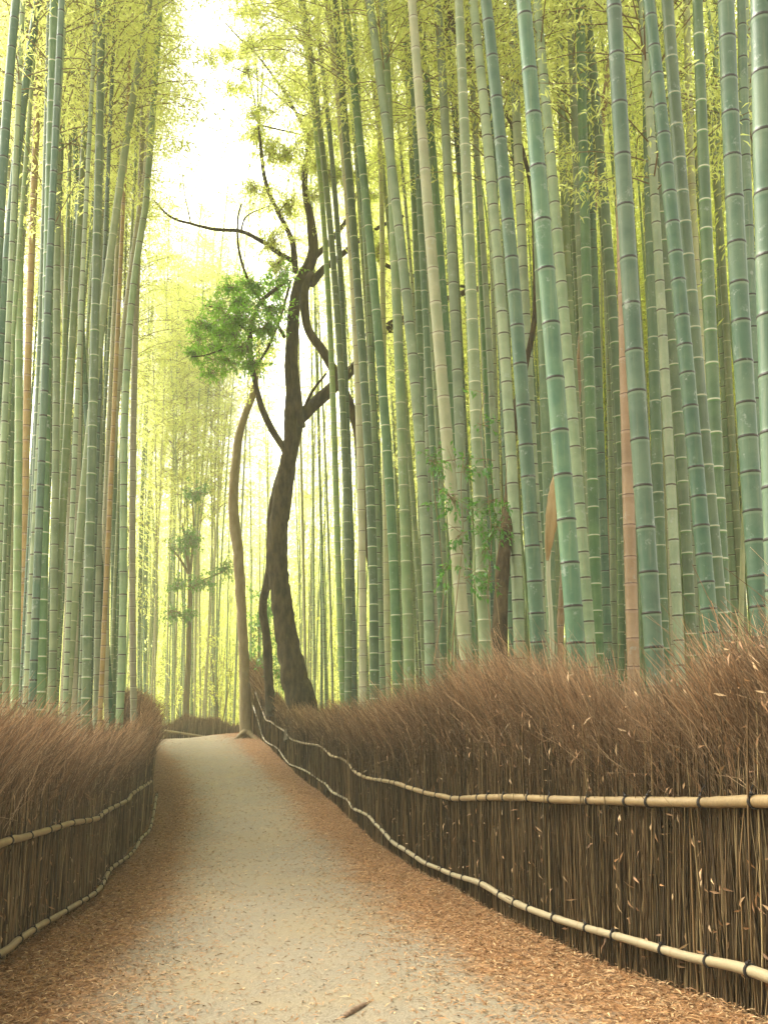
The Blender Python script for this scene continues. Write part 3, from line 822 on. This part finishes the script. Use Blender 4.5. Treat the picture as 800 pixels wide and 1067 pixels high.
def fill(n, ylo, yhi, side, spread, types, wts, where, gname, minsep=.33, lean_to=.02, arch=False):
    k = tries = 0
    while k < n and tries < n * 80:
        tries += 1
        y = R.uniform(ylo, yhi)
        e = .45 + spread * R.random() ** 1.2
        x = float(xr(y)) + e if side > 0 else float(xl(y)) - e
        ix, _ = pix((x, y, 1.5))
        if ix < -25 or ix > 825: continue
        if any((x - a) ** 2 + (y - b) ** 2 < minsep ** 2 for a, b in placed): continue
        if arch and not 330 < ix < 440: continue
        if side > 0 and not arch and (ix < 318 or (ix < 350 and y < 27.5)): continue
        typ = R.choice(list(types), p=wts)
        H = R.uniform(14, 18) if y < 27 else R.uniform(18, 22.5); dia = R.uniform(.075, .125) if side > 0 else R.uniform(.05, .095)
        l1 = -side * (abs(R.normal(lean_to, .018)) if side > 0 else R.normal(.004, .016)); l2 = R.normal(0, .015); cv = -side * R.uniform(0, .0022 if side > 0 else .0016)
        z0 = float(gz(x, y))
        if side < 0:
            l1 = float(np.clip(l1, -.012, .012)); hz = min(.62 * y + 1, H)
            if pix((x + l1 * hz + cv * hz * hz, y, z0 + hz))[0] > (150 if y < 22 else 190): continue
        if side > 0 and y < 27.5:
            hz = .55 * y + 1
            if pix((x + l1 * hz + cv * hz * hz, y, z0 + hz))[0] < 352: continue
        pf = lambda z, x=x, y=y, l1=l1, l2=l2, cv=cv, z0=z0: (x + l1 * (z - z0) + cv * (z - z0) ** 2, y + l2 * (z - z0))
        lab = f'slender {NAMES[typ]} bamboo culm {where}'
        ca = max(H - 8.5, min(14.5, EYE[2] + R.uniform(.5, .66) * y - z0)) if y < 25 else H - R.uniform(7, 9)
        if side < 0 and y > 24: ca += 1.5
        bamboo(pf, z0, ca + 8.5, dia, typ, lab, f'{NAMES[typ]} culms {gname}', 8, True, ca, R.uniform(.9, 1.2))
        placed.append((x, y)); k += 1
    return k


KT = ['T', 'Q', 'G', 'D', 'O', 'P', 'B']
n1 = fill(88, 9, 40, 1, 11, KT, [.24, .28, .15, .12, .11, .09, .01], 'deep in the crowd behind the right fence', 'deep behind the right fence')
n2 = fill(84, 8.5, 34, -1, 6.5, KT, [.24, .28, .16, .14, .11, .06, .01], 'deep in the crowd behind the left fence', 'deep behind the left fence')


def fill_far(n):
    k = tries = 0
    while k < n and tries < 4000:
        tries += 1
        if k < 34:
            y, ix = (R.uniform(34, 50), R.uniform(95, 180)) if R.random() < .45 else (R.uniform(48.5, 54), R.uniform(172, 226))
        else:
            y = R.uniform(46, 64); ix = R.uniform(150, 330)
        x = (ix - PX) / F * y
        if y < 46 and (ix > 200 or x > float(xl(y)) - .4): continue
        if any((x - a) ** 2 + (y - b) ** 2 < .5 ** 2 for a, b in placed): continue
        typ = R.choice(['Q', 'P', 'O'], p=[.45, .35, .2]); z0 = float(gz(x, y))
        l1 = R.normal(0, .02); cv = R.normal(0, .001)
        pf = lambda z, x=x, y=y, l1=l1, cv=cv, z0=z0: (x + l1 * (z - z0) + cv * (z - z0) ** 2, y)
        bamboo(pf, z0, (R.uniform(16, 28) if y < 48 else R.uniform(22, 30)) if k < 34 else R.uniform(13, 16) if 185 < ix < 240 else R.uniform(17, 24), R.uniform(.08, .12), typ, f'thin {NAMES[typ]} bamboo culm far beyond the fence at the crest', f'{NAMES[typ]} culms beyond the crest', 6, True, None, R.uniform(1.4, 1.8) if k < 34 else R.uniform(.9, 1.1))
        placed.append((x, y)); k += 1


fill_far(53)


# ---- the rest of the grove: one mass nobody could count
def grove(n):
    mb = MB(); cb = MB()
    me = CROWNS
    k = 0
    while k < n:
        if k < n * .45:                                        # deep sides of the stand, beyond the countable culms
            y = R.uniform(9, 42); sd_ = R.choice([-1, 1], p=[.45, .55])
            e = R.uniform(6, 26)
            x = float(xr(y)) + e if sd_ > 0 else float(xl(y)) - e
        elif k < n * .72:
            y = R.uniform(40, 95); x = R.uniform(-48, 48)
        else:
            y = R.uniform(66, 135); x = (R.uniform(120, 480) - PX) / F * y
        if abs(x) > y * .47 + 2: continue
        ix = PX + F * x / y
        if y < 66 and 155 < ix < 325: continue
        
        z0 = float(gz(x, y)); H = R.uniform(15, 22); l1 = R.normal(0, .03)
        zz = np.array([0, .25, .5, .75, 1.0]) * H
        P = np.stack([x + l1 * zz + .0015 * np.sign(-x) * zz**2, np.full(5, y), z0 + zz], 1)
        mb.tube(P, np.linspace(.05, .013, 5), 6, (.5, .5, R.random(), 0), int(R.integers(0, 3)), False)
        m = 520 if y < 45 else 380
        hb = R.uniform(min(.8, .62 * y / H) if y < 24 else .5 if y < 45 else .1, 1.02, m); a = R.random(m) * 2 * PI; rr = R.random(m) ** .6 * (2.3 - 1.2 * hb)
        C = np.stack([x + l1 * hb * H + rr * np.cos(a), y + rr * np.sin(a), z0 + hb * H - .25 * rr**2], 1)
        C = C + R.normal(0, .15, C.shape)
        D = np.stack([np.cos(a), np.sin(a), R.uniform(-1, 0, m)], 1); N = np.stack([R.normal(0, .5, m), R.normal(0, .5, m), np.ones(m)], 1)
        A = np.zeros((m, 4)); A[:, 2] = np.clip(R.normal(.5, .25, m), 0, 1)
        mb.leaves(C, D, N, R.uniform(.5, 1.1, m) * (.09 + .0055 * y), R.uniform(.12, .24, m) * (.09 + .0055 * y), A, 3)
        k += 1
    tag(mb.build('bamboo_grove', [MC['Q'], MC['P'], MC['O'], M_LEAF]), 'hazy far-off mass of bamboo closing the view behind everything', 'bamboo grove', kind='stuff')


grove(1650)

def far_wood():
    mb = MB(); n = 26000
    ix = R.uniform(-60, 860, n); y = R.uniform(128, 165, n); x = (ix - PX) / F * y
    top = 17 + 4 * np.sin(ix * .021) + 2.5 * np.sin(ix * .063 + 1) - 6 * np.exp(-((ix - 215) / 40) ** 2)
    z = -1 + (top + 1) * R.random(n) ** .8
    C = np.stack([x, y, z], 1) + R.normal(0, .6, (n, 3)); a = R.random(n) * 2 * PI
    D = np.stack([np.cos(a), np.sin(a), R.uniform(-1, .2, n)], 1); N = np.stack([R.normal(0, .6, n), R.normal(-.4, .6, n), np.ones(n)], 1)
    A = np.zeros((n, 4)); A[:, 2] = np.clip(R.normal(.5, .25, n), 0, 1)
    mb.leaves(C, D, N, R.uniform(.7, 1.5, n), R.uniform(.35, .7, n), A)
    tag(mb.build('far_wood', M_SPRAY), 'pale green wood closing the view far beyond the crest', 'wood', kind='stuff')


far_wood()

# ---------------------------------------------------------------- trees
def limb(mb, pts, w0, w1, Y, dy=0.0, sides=10, jitter=.04, n=None, mat=0):
    """surveyed limb: image points, widths in pixels, distance; dy bends it away from the picture plane"""
    k = len(pts)
    P = np.array([at(px, py, Y + dy * q / max(k - 1, 1)) for q, (px, py) in enumerate(pts)])
    n = n or max(8, k * 4); C = catmull(P, n)
    w = np.interp(np.linspace(0, 1, n), np.linspace(0, 1, len(w0)) if isinstance(w0, (list, tuple)) else [0, 1], w0 if isinstance(w0, (list, tuple)) else [w0, w1])
    C = C + R.normal(0, .02, C.shape) * (w * Y / F)[:, None]
    mb.tube(C, w * Y / F / 2, sides, (0, 0, R.random(), 0), mat, True, jitter)
    return C


def leaf_cloud(name, mat, centres, n, size, parent, broad=.42, droop=.3, twig=True, seed=3):
    """leaf sprays round surveyed centres [(x, y, z, rx, rz)], each leaf on a tiny twig"""
    r = np.random.default_rng(seed); mb = MB(); C = np.array(centres, float)
    w = C[:, 3] * C[:, 4]; w /= w.sum()
    ns = max(n // 9, 1); k = r.choice(len(C), ns, p=w)
    u = r.normal(0, 1, (ns, 3)); u /= np.linalg.norm(u, axis=1)[:, None]; u *= np.abs(r.normal(0, .62, ns))[:, None]
    S = C[k, :3] + u * np.stack([C[k, 3], C[k, 3] * .8, C[k, 4]], 1)
    out = u + r.normal(0, .4, u.shape) + [0, 0, -.1]
    out /= np.linalg.norm(out, axis=1)[:, None]
    E = S + out * (size * 2.6)
    if twig:
        P = np.stack([S - out * size * 1.2, S + out * size * .6 + [0, 0, .01], E], 1)
        mb.twigs(P, np.tile(np.array([.006, .004, .002]) * (size / .08), (ns, 1)), np.zeros((ns, 3, 4)) + .5, 1)
    idx = r.integers(0, ns, n); t = r.random(n)[:, None]
    B = S[idx] * (1 - t) + E[idx] * t + r.normal(0, size * .3, (n, 3))
    D = out[idx] * .6 + r.normal(0, .7, (n, 3)) + [0, 0, -droop]
    N = np.stack([r.normal(0, .45, n), r.normal(0, .45, n), np.ones(n)], 1)
    A = np.zeros((n, 4)); A[:, 2] = np.clip(r.normal(.45, .28, n), 0, 1)
    mb.leaves(B, D, N, r.uniform(.7, 1.35, n) * size, r.uniform(.8, 1.2, n) * size * broad, A, 0)
    return mb.build(name, [mat, M_TWIG], parent)


def cen(lst, Y, dy=.6):
    return [(*at(px, py, Y + R.normal(0, dy)), rx * Y / F, rz * Y / F) for px, py, rx, rz in lst]


YT = 25.2
tree = thing('tree', at(313, 760, YT), 'twisted dark tree with forked trunk and a green leaf clump, overhanging the path', 'tree')
mb = MB()
limb(mb, [(316, 775), (313, 735), (306, 700), (298, 660), (292, 620), (289.5, 580), (290, 550), (294, 520), (299, 490), (303, 455), (304, 415), (304, 380), (305, 350), (306, 325), (310, 300), (322, 276), (326, 262), (324, 231), (318, 200), (318, 180), (324, 150), (334, 128), (340, 100)], [40, 33, 29, 25, 22, 21, 22, 21, 20, 17, 15, 14, 14, 13, 12, 13, 12, 10, 8, 7, 6, 4, 3], 0, YT, 0, 18, .05, 150)
mb.build('trunk', M_BARK, tree)
for pts, w0, w1, dy in [
    ([(299, 490), (306, 455), (311, 437), (319, 430), (334, 415), (360, 392), (375, 377), (405, 340), (435, 329), (450, 321), (480, 306), (520, 296)], 17, 5, 1.0),
    ([(314, 445), (310, 415), (307, 385), (306, 355)], 9, 8, -.25),
    ([(307, 273), (292, 265), (274, 252), (251, 241), (225, 239), (199, 233), (178, 226), (161, 209)], 6, 1.6, -1.2),
    ([(308, 284), (304, 250), (289, 220), (277, 190), (272, 156), (270, 130)], 6.5, 3, .4),
    ([(297, 352), (281, 325), (262, 299), (249, 261), (248, 227), (252, 212)], 4, 1.6, -.9),
    ([(301, 488), (296, 468), (283, 447), (272, 422), (262, 377), (261, 347), (270, 317), (285, 303), (301, 291)], 7.5, 3.5, -.5),
    ([(268, 381), (281, 359), (294, 325), (303, 292)], 3, 2.4, -.2),
    ([(317, 426), (326, 407), (340, 389)], 4, 2, -.3),
    ([(324, 296), (338, 280), (352, 269), (375, 250), (398, 235), (420, 225)], 9, 3, .8),
    ([(326, 270), (340, 256), (352, 242), (364, 224), (372, 200)], 7, 3, 1.0),
    ([(352, 242), (349, 210), (350, 192), (358, 172)], 4, 2.5, .4),
    ([(360, 392), (372, 372), (376, 352), (392, 346), (420, 346)], 5, 2.2, .5),
    ([(375, 250), (400, 275), (440, 290), (490, 300)], 5, 3, 1.0),
    ([(290, 222), (296, 214), (304, 208)], 2.2, 1.2, 0),
    ([(251, 241), (255, 228), (262, 222), (282, 214)], 1.8, 1.0, 0),
    ([(199, 233), (196, 218), (192, 200), (190, 175)], 1.5, .8, 0),
    ([(262, 347), (272, 343), (283, 348)], 4, 3, 0),
    ([(261, 347), (245, 335), (228, 322), (212, 318)], 3.2, 1.2, -.4),
    ([(262, 365), (240, 362), (215, 370), (200, 372)], 2.6, 1.0, -.6),
]:
    m2 = MB(); limb(m2, pts, w0, w1, YT, dy, 8, .04); m2.build('limb', M_BARK, tree)
leaf_cloud('foliage', M_TREELEAF, cen([(262, 296, 22, 7), (240, 300, 14, 5), (285, 302, 18, 7), (250, 314, 26, 7), (284, 322, 20, 7), (228, 322, 16, 6), (248, 332, 30, 7), (214, 338, 16, 6), (238, 348, 30, 7), (278, 342, 20, 7), (206, 354, 16, 5), (226, 362, 28, 7), (256, 362, 22, 7), (203, 369, 14, 5), (236, 377, 22, 6), (222, 389, 16, 5), (262, 379, 14, 5), (296, 285, 14, 6)], YT - .3, .6), 8000, .11, tree, .42, .35, True, 5)
leaf_cloud('foliage', M_SPRAY, cen([(285, 250, 22, 18), (300, 215, 22, 18), (325, 140, 26, 22), (345, 180, 20, 20), (370, 230, 26, 20), (290, 275, 18, 12), (268, 140, 22, 14), (395, 260, 24, 22), (360, 130, 24, 20), (300, 160, 24, 18)], YT + .3, .8), 9000, .10, tree, .36, .2, True, 6)
TOPS = []
while len(TOPS) < 95:
    px, py = R.uniform(206, 425), R.uniform(-40, 205)
    if 185 < px < 262 and 96 < py: continue
    TOPS.append((px, py, R.uniform(16, 34), R.uniform(7, 15)))
leaf_cloud('foliage', M_SPRAY, cen(TOPS, YT + .8, 1.4), 60000, .085, tree, .34, .3, True, 8)
for k in range(16):
    a_ = [(330, 128), (310, 118), (345, 80), (290, 90), (270, 130)][k % 5]; b_ = TOPS[k * 5][:2]
    m_ = ((a_[0] + b_[0]) / 2 + R.normal(0, 6), (a_[1] + b_[1]) / 2 - R.uniform(2, 14))
    m2 = MB(); limb(m2, [a_, m_, b_], 2.0, .6, YT + .3, R.uniform(-.5, 1.2), 5, .03); m2.build('twig', M_BARK, tree)
for pts, w0, w1, dy in [([(324, 150), (310, 120), (292, 90), (270, 60), (250, 40), (235, 24)], 4, 1.2, -.4), ([(336, 118), (345, 80), (352, 40), (350, 5), (340, -30)], 4, 1.2, .5), ([(272, 156), (268, 120), (262, 90), (256, 66)], 2.6, 1, 0), ([(345, 80), (370, 60), (390, 40), (400, 10)], 2.6, 1, .5)]:
    m2 = MB(); limb(m2, pts, w0, w1, YT + .2, dy, 7, .04); m2.build('limb', M_BARK, tree)

tree = thing('tree', at(398, 735, 23.5), 'slender brown trunk bending up from the right brush into the twisted dark tree', 'tree')
mb = MB(); limb(mb, [(399, 745), (397, 690), (394, 645), (386, 585), (380, 535), (376, 480), (368, 432), (355, 401), (338, 368), (322, 345), (317, 320), (318, 300), (324, 284)], [9, 9, 9, 8.5, 8, 9, 10, 10, 11, 11, 10, 10, 8], 0, 23.8, 1.0, 10, .05, 70); mb.build('trunk', M_BARK, tree)

tree = thing('tree', at(281, 745, 27.5), 'thin dark crooked trunk standing just left behind the twisted dark tree', 'tree')
mb = MB(); limb(mb, [(282, 745), (280, 705), (278, 667), (274, 637), (275, 622), (280, 604), (282, 574), (283, 536), (290, 500), (301, 465)], [12, 10, 9.5, 8.5, 9, 9, 8, 8, 7, 5], 0, 27.3, -1.2, 10, .05, 50); mb.build('trunk', M_BARK, tree)
leaf_cloud('foliage', M_IVY, cen([(280, 660, 8, 14), (276, 690, 10, 14), (284, 630, 6, 10), (288, 700, 10, 20)], 28.2, .2), 500, .10, tree, .4, .3, True, 9)

tree = thing('tree', at(256, 772, 31.5), 'pale tan tree trunk rising beside the path at its crest', 'tree')
mb = MB(); limb(mb, [(257, 785), (256, 757), (255, 715), (254, 675), (251, 630), (249, 590), (247, 565), (244, 544), (243.5, 510), (246, 482), (249, 455), (256, 430), (263, 412), (268, 380), (270, 340)], [14, 12, 11, 10.5, 10.5, 11, 11.5, 11.5, 10.5, 10, 9, 8, 7, 5, 3], 0, 31.5, .6, 12, .03, 70); mb.build('trunk', M_PALEBARK, tree)
for pts in ([(256, 762), (246, 770), (238, 774)], [(258, 763), (266, 770), (272, 774)], [(254, 765), (250, 773), (247, 778)]):
    m2 = MB(); limb(m2, pts, 7, 2.5, 31.2, -.4, 7); m2.build('root', M_PALEBARK, tree)
leaf_cloud('foliage', M_SPRAY, cen([(268, 380, 20, 18), (262, 405, 16, 10), (280, 360, 18, 14)], 31.5, .4), 900, .12, tree, .4, .2, True, 12)

YB = 47.0
tree = thing('tree', at(194, 765, YB), 'slim young tree with tiered leafy sprays beyond the crest fence', 'tree')
mb = MB(); limb(mb, [(194, 790), (194, 742), (196, 700), (197, 664), (198, 630), (198, 605), (196, 585), (193, 565), (190, 545)], [8, 7, 6.5, 6, 5.5, 5, 4.5, 3, 2], 0, YB, 0, 8, .03, 40)
mb.build('trunk', M_BARK2, tree)
for pts in ([(198, 605), (201, 569), (202, 546), (200, 515)], [(198, 615), (212, 605), (232, 596)], [(197, 650), (188, 640), (178, 636)], [(198, 600), (186, 580), (176, 570)]):
    m2 = MB(); limb(m2, pts, 3.4, 1.2, YB, .3, 6); m2.build('limb', M_BARK2, tree)
leaf_cloud('foliage', M_IVY, cen([(200, 560, 16, 10), (185, 572, 10, 8), (212, 606, 18, 8), (234, 592, 12, 10), (180, 638, 12, 7), (196, 640, 10, 6), (205, 515, 16, 8), (188, 610, 12, 8)], YB, .5), 2600, .17, tree, .42, .25, True, 14)

YD = 9.6
tree = thing('tree', at(521, 700, YD), 'dark mossy tree trunk wrapped in ivy and bent left high between the culms', 'tree')
mb = MB(); limb(mb, [(518, 730), (520, 690), (521, 655), (523, 610), (527, 555), (532, 500), (535, 440), (545, 390), (556, 335), (557, 280), (555, 220), (550, 180), (540, 145), (529, 122), (506, 92), (492, 70), (476, 40), (466, 0), (458, -60), (452, -160)], [22, 18, 16, 14, 12, 10, 7, 6, 5.5, 5.5, 5.5, 6, 6.5, 8, 9, 10, 11, 12, 11, 9], 0, YD + .6, 4.0, 12, .06, 110); mb.build('trunk', M_BARK, tree)
ivy = thing('ivy', at(505, 690, YD - .4), 'fresh green ivy climbing the culms around the dark mossy trunk', 'ivy')
mb = MB()
for pts in ([(515, 690), (508, 620), (512, 560), (506, 500), (500, 440), (505, 410)], [(470, 690), (476, 620), (482, 560), (480, 500), (484, 470)], [(520, 650), (516, 600), (524, 540), (528, 480)], [(452, 690), (462, 620), (458, 560), (452, 510), (450, 480)]):
    limb(mb, pts, 1.4, .7, YD - .3, 0, 5)
mb.build('stem', M_TWIG, ivy)
leaf_cloud('foliage', M_IVY, cen([(452, 480, 7, 8), (458, 512, 9, 14), (470, 520, 8, 12), (484, 490, 7, 16), (490, 540, 7, 16), (480, 560, 6, 14), (505, 445, 7, 9), (508, 480, 8, 12), (512, 520, 8, 14), (520, 550, 8, 12), (505, 570, 6, 12), (512, 600, 6, 12), (463, 590, 7, 8), (466, 620, 5, 8), (500, 410, 4, 6), (474, 480, 5, 6), (490, 600, 5, 20)], YD - .35, .15), 800, .062, ivy, .42, .5, True, 21)

sh = thing('bamboo_shoot', at(572, 660, 8.6), 'ochre papery sheath swelling round a young shoot left of the thick blue-teal culm', 'bamboo shoot')
m2 = MB(); limb(m2, [(577, 730), (574, 650), (571, 590), (577, 520), (582, 470), (586, 430)], [5, 5, 5, 4, 3, 2], 0, 8.6, 0, 8, .02); m2.build('stalk', MC['O'], sh)
m2 = MB(); limb(m2, [(570, 584), (571.5, 565), (574, 545), (577, 525), (579, 505), (582, 488), (585, 474)], [3, 9, 13, 15, 13, 8, 2], 0, 8.56, 0, 12, .03, 30); m2.build('sheath', M_SHEATH, sh)

# shrubs low down beyond the crest
for k, (px, py, Y, rx, rz, lab) in enumerate([(228, 690, 50, 26, 40, 'leafy green shrub beyond the crest fence, left of the pale trunk'), (272, 660, 36, 10, 40, 'leafy green shrub between the pale trunk and the dark trunks'), (180, 715, 53, 18, 26, 'small leafy shrub at the far left end of the crest fence')]):
    s = thing('shrub', at(px, 775, Y), lab, 'shrub')
    m2 = MB()
    for q in range(6):
        b = at(px, 775, Y); tip = at(px + R.uniform(-rx, rx) * .7, py - R.uniform(0, rz) * .7, Y + R.normal(0, .3))
        m2.tube(catmull(np.array([b, (b + tip) / 2 + R.normal(0, .1, 3), tip]), 8), np.linspace(.03, .008, 8), 5)
    m2.build('stem', M_BARK2, s)
    leaf_cloud('foliage', M_IVY if k == 1 else M_SPRAY, cen([(px + R.uniform(-rx, rx), py + R.uniform(-rz, rz), 9, 9) for _ in range(12)], Y, .4), 900, .15, s, .42, .3, True, 30 + k)

# ---------------------------------------------------------------- the curled sheath lying on the path
p0, p1 = at(358, 1061, 4.0), at(386, 1043, 4.0)
def on_ground(px, py):
    lo, hi = 2.0, 60.0
    for _ in range(60):
        m = (lo + hi) / 2; p = at(px, py, m)
        if p[2] > gz(p[0], p[1]): lo = m
        else: hi = m
    return at(px, py, lo)
a, b = on_ground(357, 1062), on_ground(387, 1044)
sheath = thing('bamboo_sheath', a, 'curled brown piece of bamboo sheath lying on the gravel path', 'bamboo sheath')
mb = MB(); n = 14; tt = np.linspace(0, 1, n); ax = b - a; sd = np.cross(ax, [0, 0, 1.0]); sd /= np.linalg.norm(sd)
w = .016 * np.sin(np.clip(tt * 1.05 + .12, 0, 1) * PI) ** .5 + .004
rows = []
for q in range(n):
    for ang in np.linspace(0.1, PI - .1, 7):
        rows.append(a + ax * tt[q] + sd * math.cos(ang) * w[q] + np.array([0, 0, 1.0]) * (.012 + math.sin(ang) * w[q] * .8 - .004))
V = np.array(rows); i = np.arange(n - 1)[:, None] * 7; j = np.arange(6)[None, :]
mb.add(V, np.stack([i + j, i + j + 1, i + 8 + j, i + 7 + j], -1).reshape(-1, 4), (0, 0, .3, 0))
mb.build('husk', simple('husk', (.10, .06, .035), (.2, .13, .08), 40, .6), sheath)

# ---------------------------------------------------------------- light
w = bpy.data.worlds.new('World'); sc.world = w; w.use_nodes = True
nt = w.node_tree; bg = nt.nodes['Background']
sky = nt.nodes.new('ShaderNodeTexSky'); sky.sky_type = 'NISHITA'; sky.sun_disc = False
SUN_EL, SUN_AZ = math.radians(52), math.radians(-55)      # azimuth from +Y towards +X
sky.sun_elevation = SUN_EL; sky.sun_rotation = SUN_AZ
sky.air_density = 1.0; sky.dust_density = 4.0; sky.ozone_density = .6
hsv = nt.nodes.new('ShaderNodeHueSaturation'); hsv.inputs['Saturation'].default_value = .15      # thin overcast
nt.links.new(sky.outputs[0], hsv.inputs['Color']); tint = nt.nodes.new('ShaderNodeMix'); tint.data_type = 'RGBA'; tint.blend_type = 'MULTIPLY'; tint.inputs[0].default_value = 1; tint.inputs[7].default_value = (1, .975, .87, 1)
nt.links.new(hsv.outputs[0], tint.inputs[6]); nt.links.new(tint.outputs[2], bg.inputs[0]); bg.inputs[1].default_value = .15
L = bpy.data.lights.new('sun', 'SUN'); L.energy = 1.05; L.angle = math.radians(25); L.color = (1, .95, .84)
so = bpy.data.objects.new('sun', L); COL.objects.link(so)
d = Vector((math.sin(SUN_AZ) * math.cos(SUN_EL), math.cos(SUN_AZ) * math.cos(SUN_EL), math.sin(SUN_EL)))
so.rotation_euler = (-d).to_track_quat('-Z', 'Y').to_euler(); so.location = d * 60

# ---------------------------------------------------------------- haze
HAZE = 0.0020
if HAZE:
    mb = MB(); x0, x1, y0, y1, z0, z1 = -215, 215, -16, 405, -2.6, 26
    V = [(x, y, z) for z in (z0, z1) for y in (y0, y1) for x in (x0, x1)]
    mb.add(V, [[0, 2, 3, 1], [4, 5, 7, 6], [0, 1, 5, 4], [2, 6, 7, 3], [0, 4, 6, 2], [1, 3, 7, 5]])
    hm = bpy.data.materials.new('haze'); hm.use_nodes = True; hm.node_tree.nodes.clear()
    ho = hm.node_tree.nodes.new('ShaderNodeOutputMaterial'); hv = hm.node_tree.nodes.new('ShaderNodeVolumePrincipled')
    hv.inputs['Color'].default_value = (.96, .97, .74, 1); hv.inputs['Density'].default_value = HAZE; hv.inputs['Anisotropy'].default_value = .3
    hm.node_tree.links.new(hv.outputs[0], ho.inputs['Volume'])
    tag(mb.build('haze', hm), 'pale bright haze hanging between the bamboo', 'haze', kind='stuff')

# ---------------------------------------------------------------- camera and render
cam = bpy.data.cameras.new('camera'); co = bpy.data.objects.new('camera', cam); COL.objects.link(co)
cam.sensor_fit = 'VERTICAL'; cam.sensor_height = 36; cam.lens = 36 * F / 1067
cam.shift_y = (PY - 533.5) / 1067; cam.clip_end = 2000; cam.clip_start = .05
co.location = EYE; co.rotation_euler = (PI / 2 + PITCH, 0, 0)
sc.camera = co
sc.render.engine = 'CYCLES'
sc.cycles.max_bounces = 10; sc.cycles.diffuse_bounces = 7; sc.cycles.glossy_bounces = 2; sc.cycles.transmission_bounces = 6
sc.cycles.volume_bounces = 1; sc.cycles.transparent_max_bounces = 4
sc.cycles.use_denoising = True
sc.cycles.use_adaptive_sampling = True
sc.view_settings.view_transform = 'Standard'; sc.view_settings.look = 'None'; sc.view_settings.gamma = 1; sc.view_settings.use_curve_mapping = False
sc.view_settings.exposure = 2.3
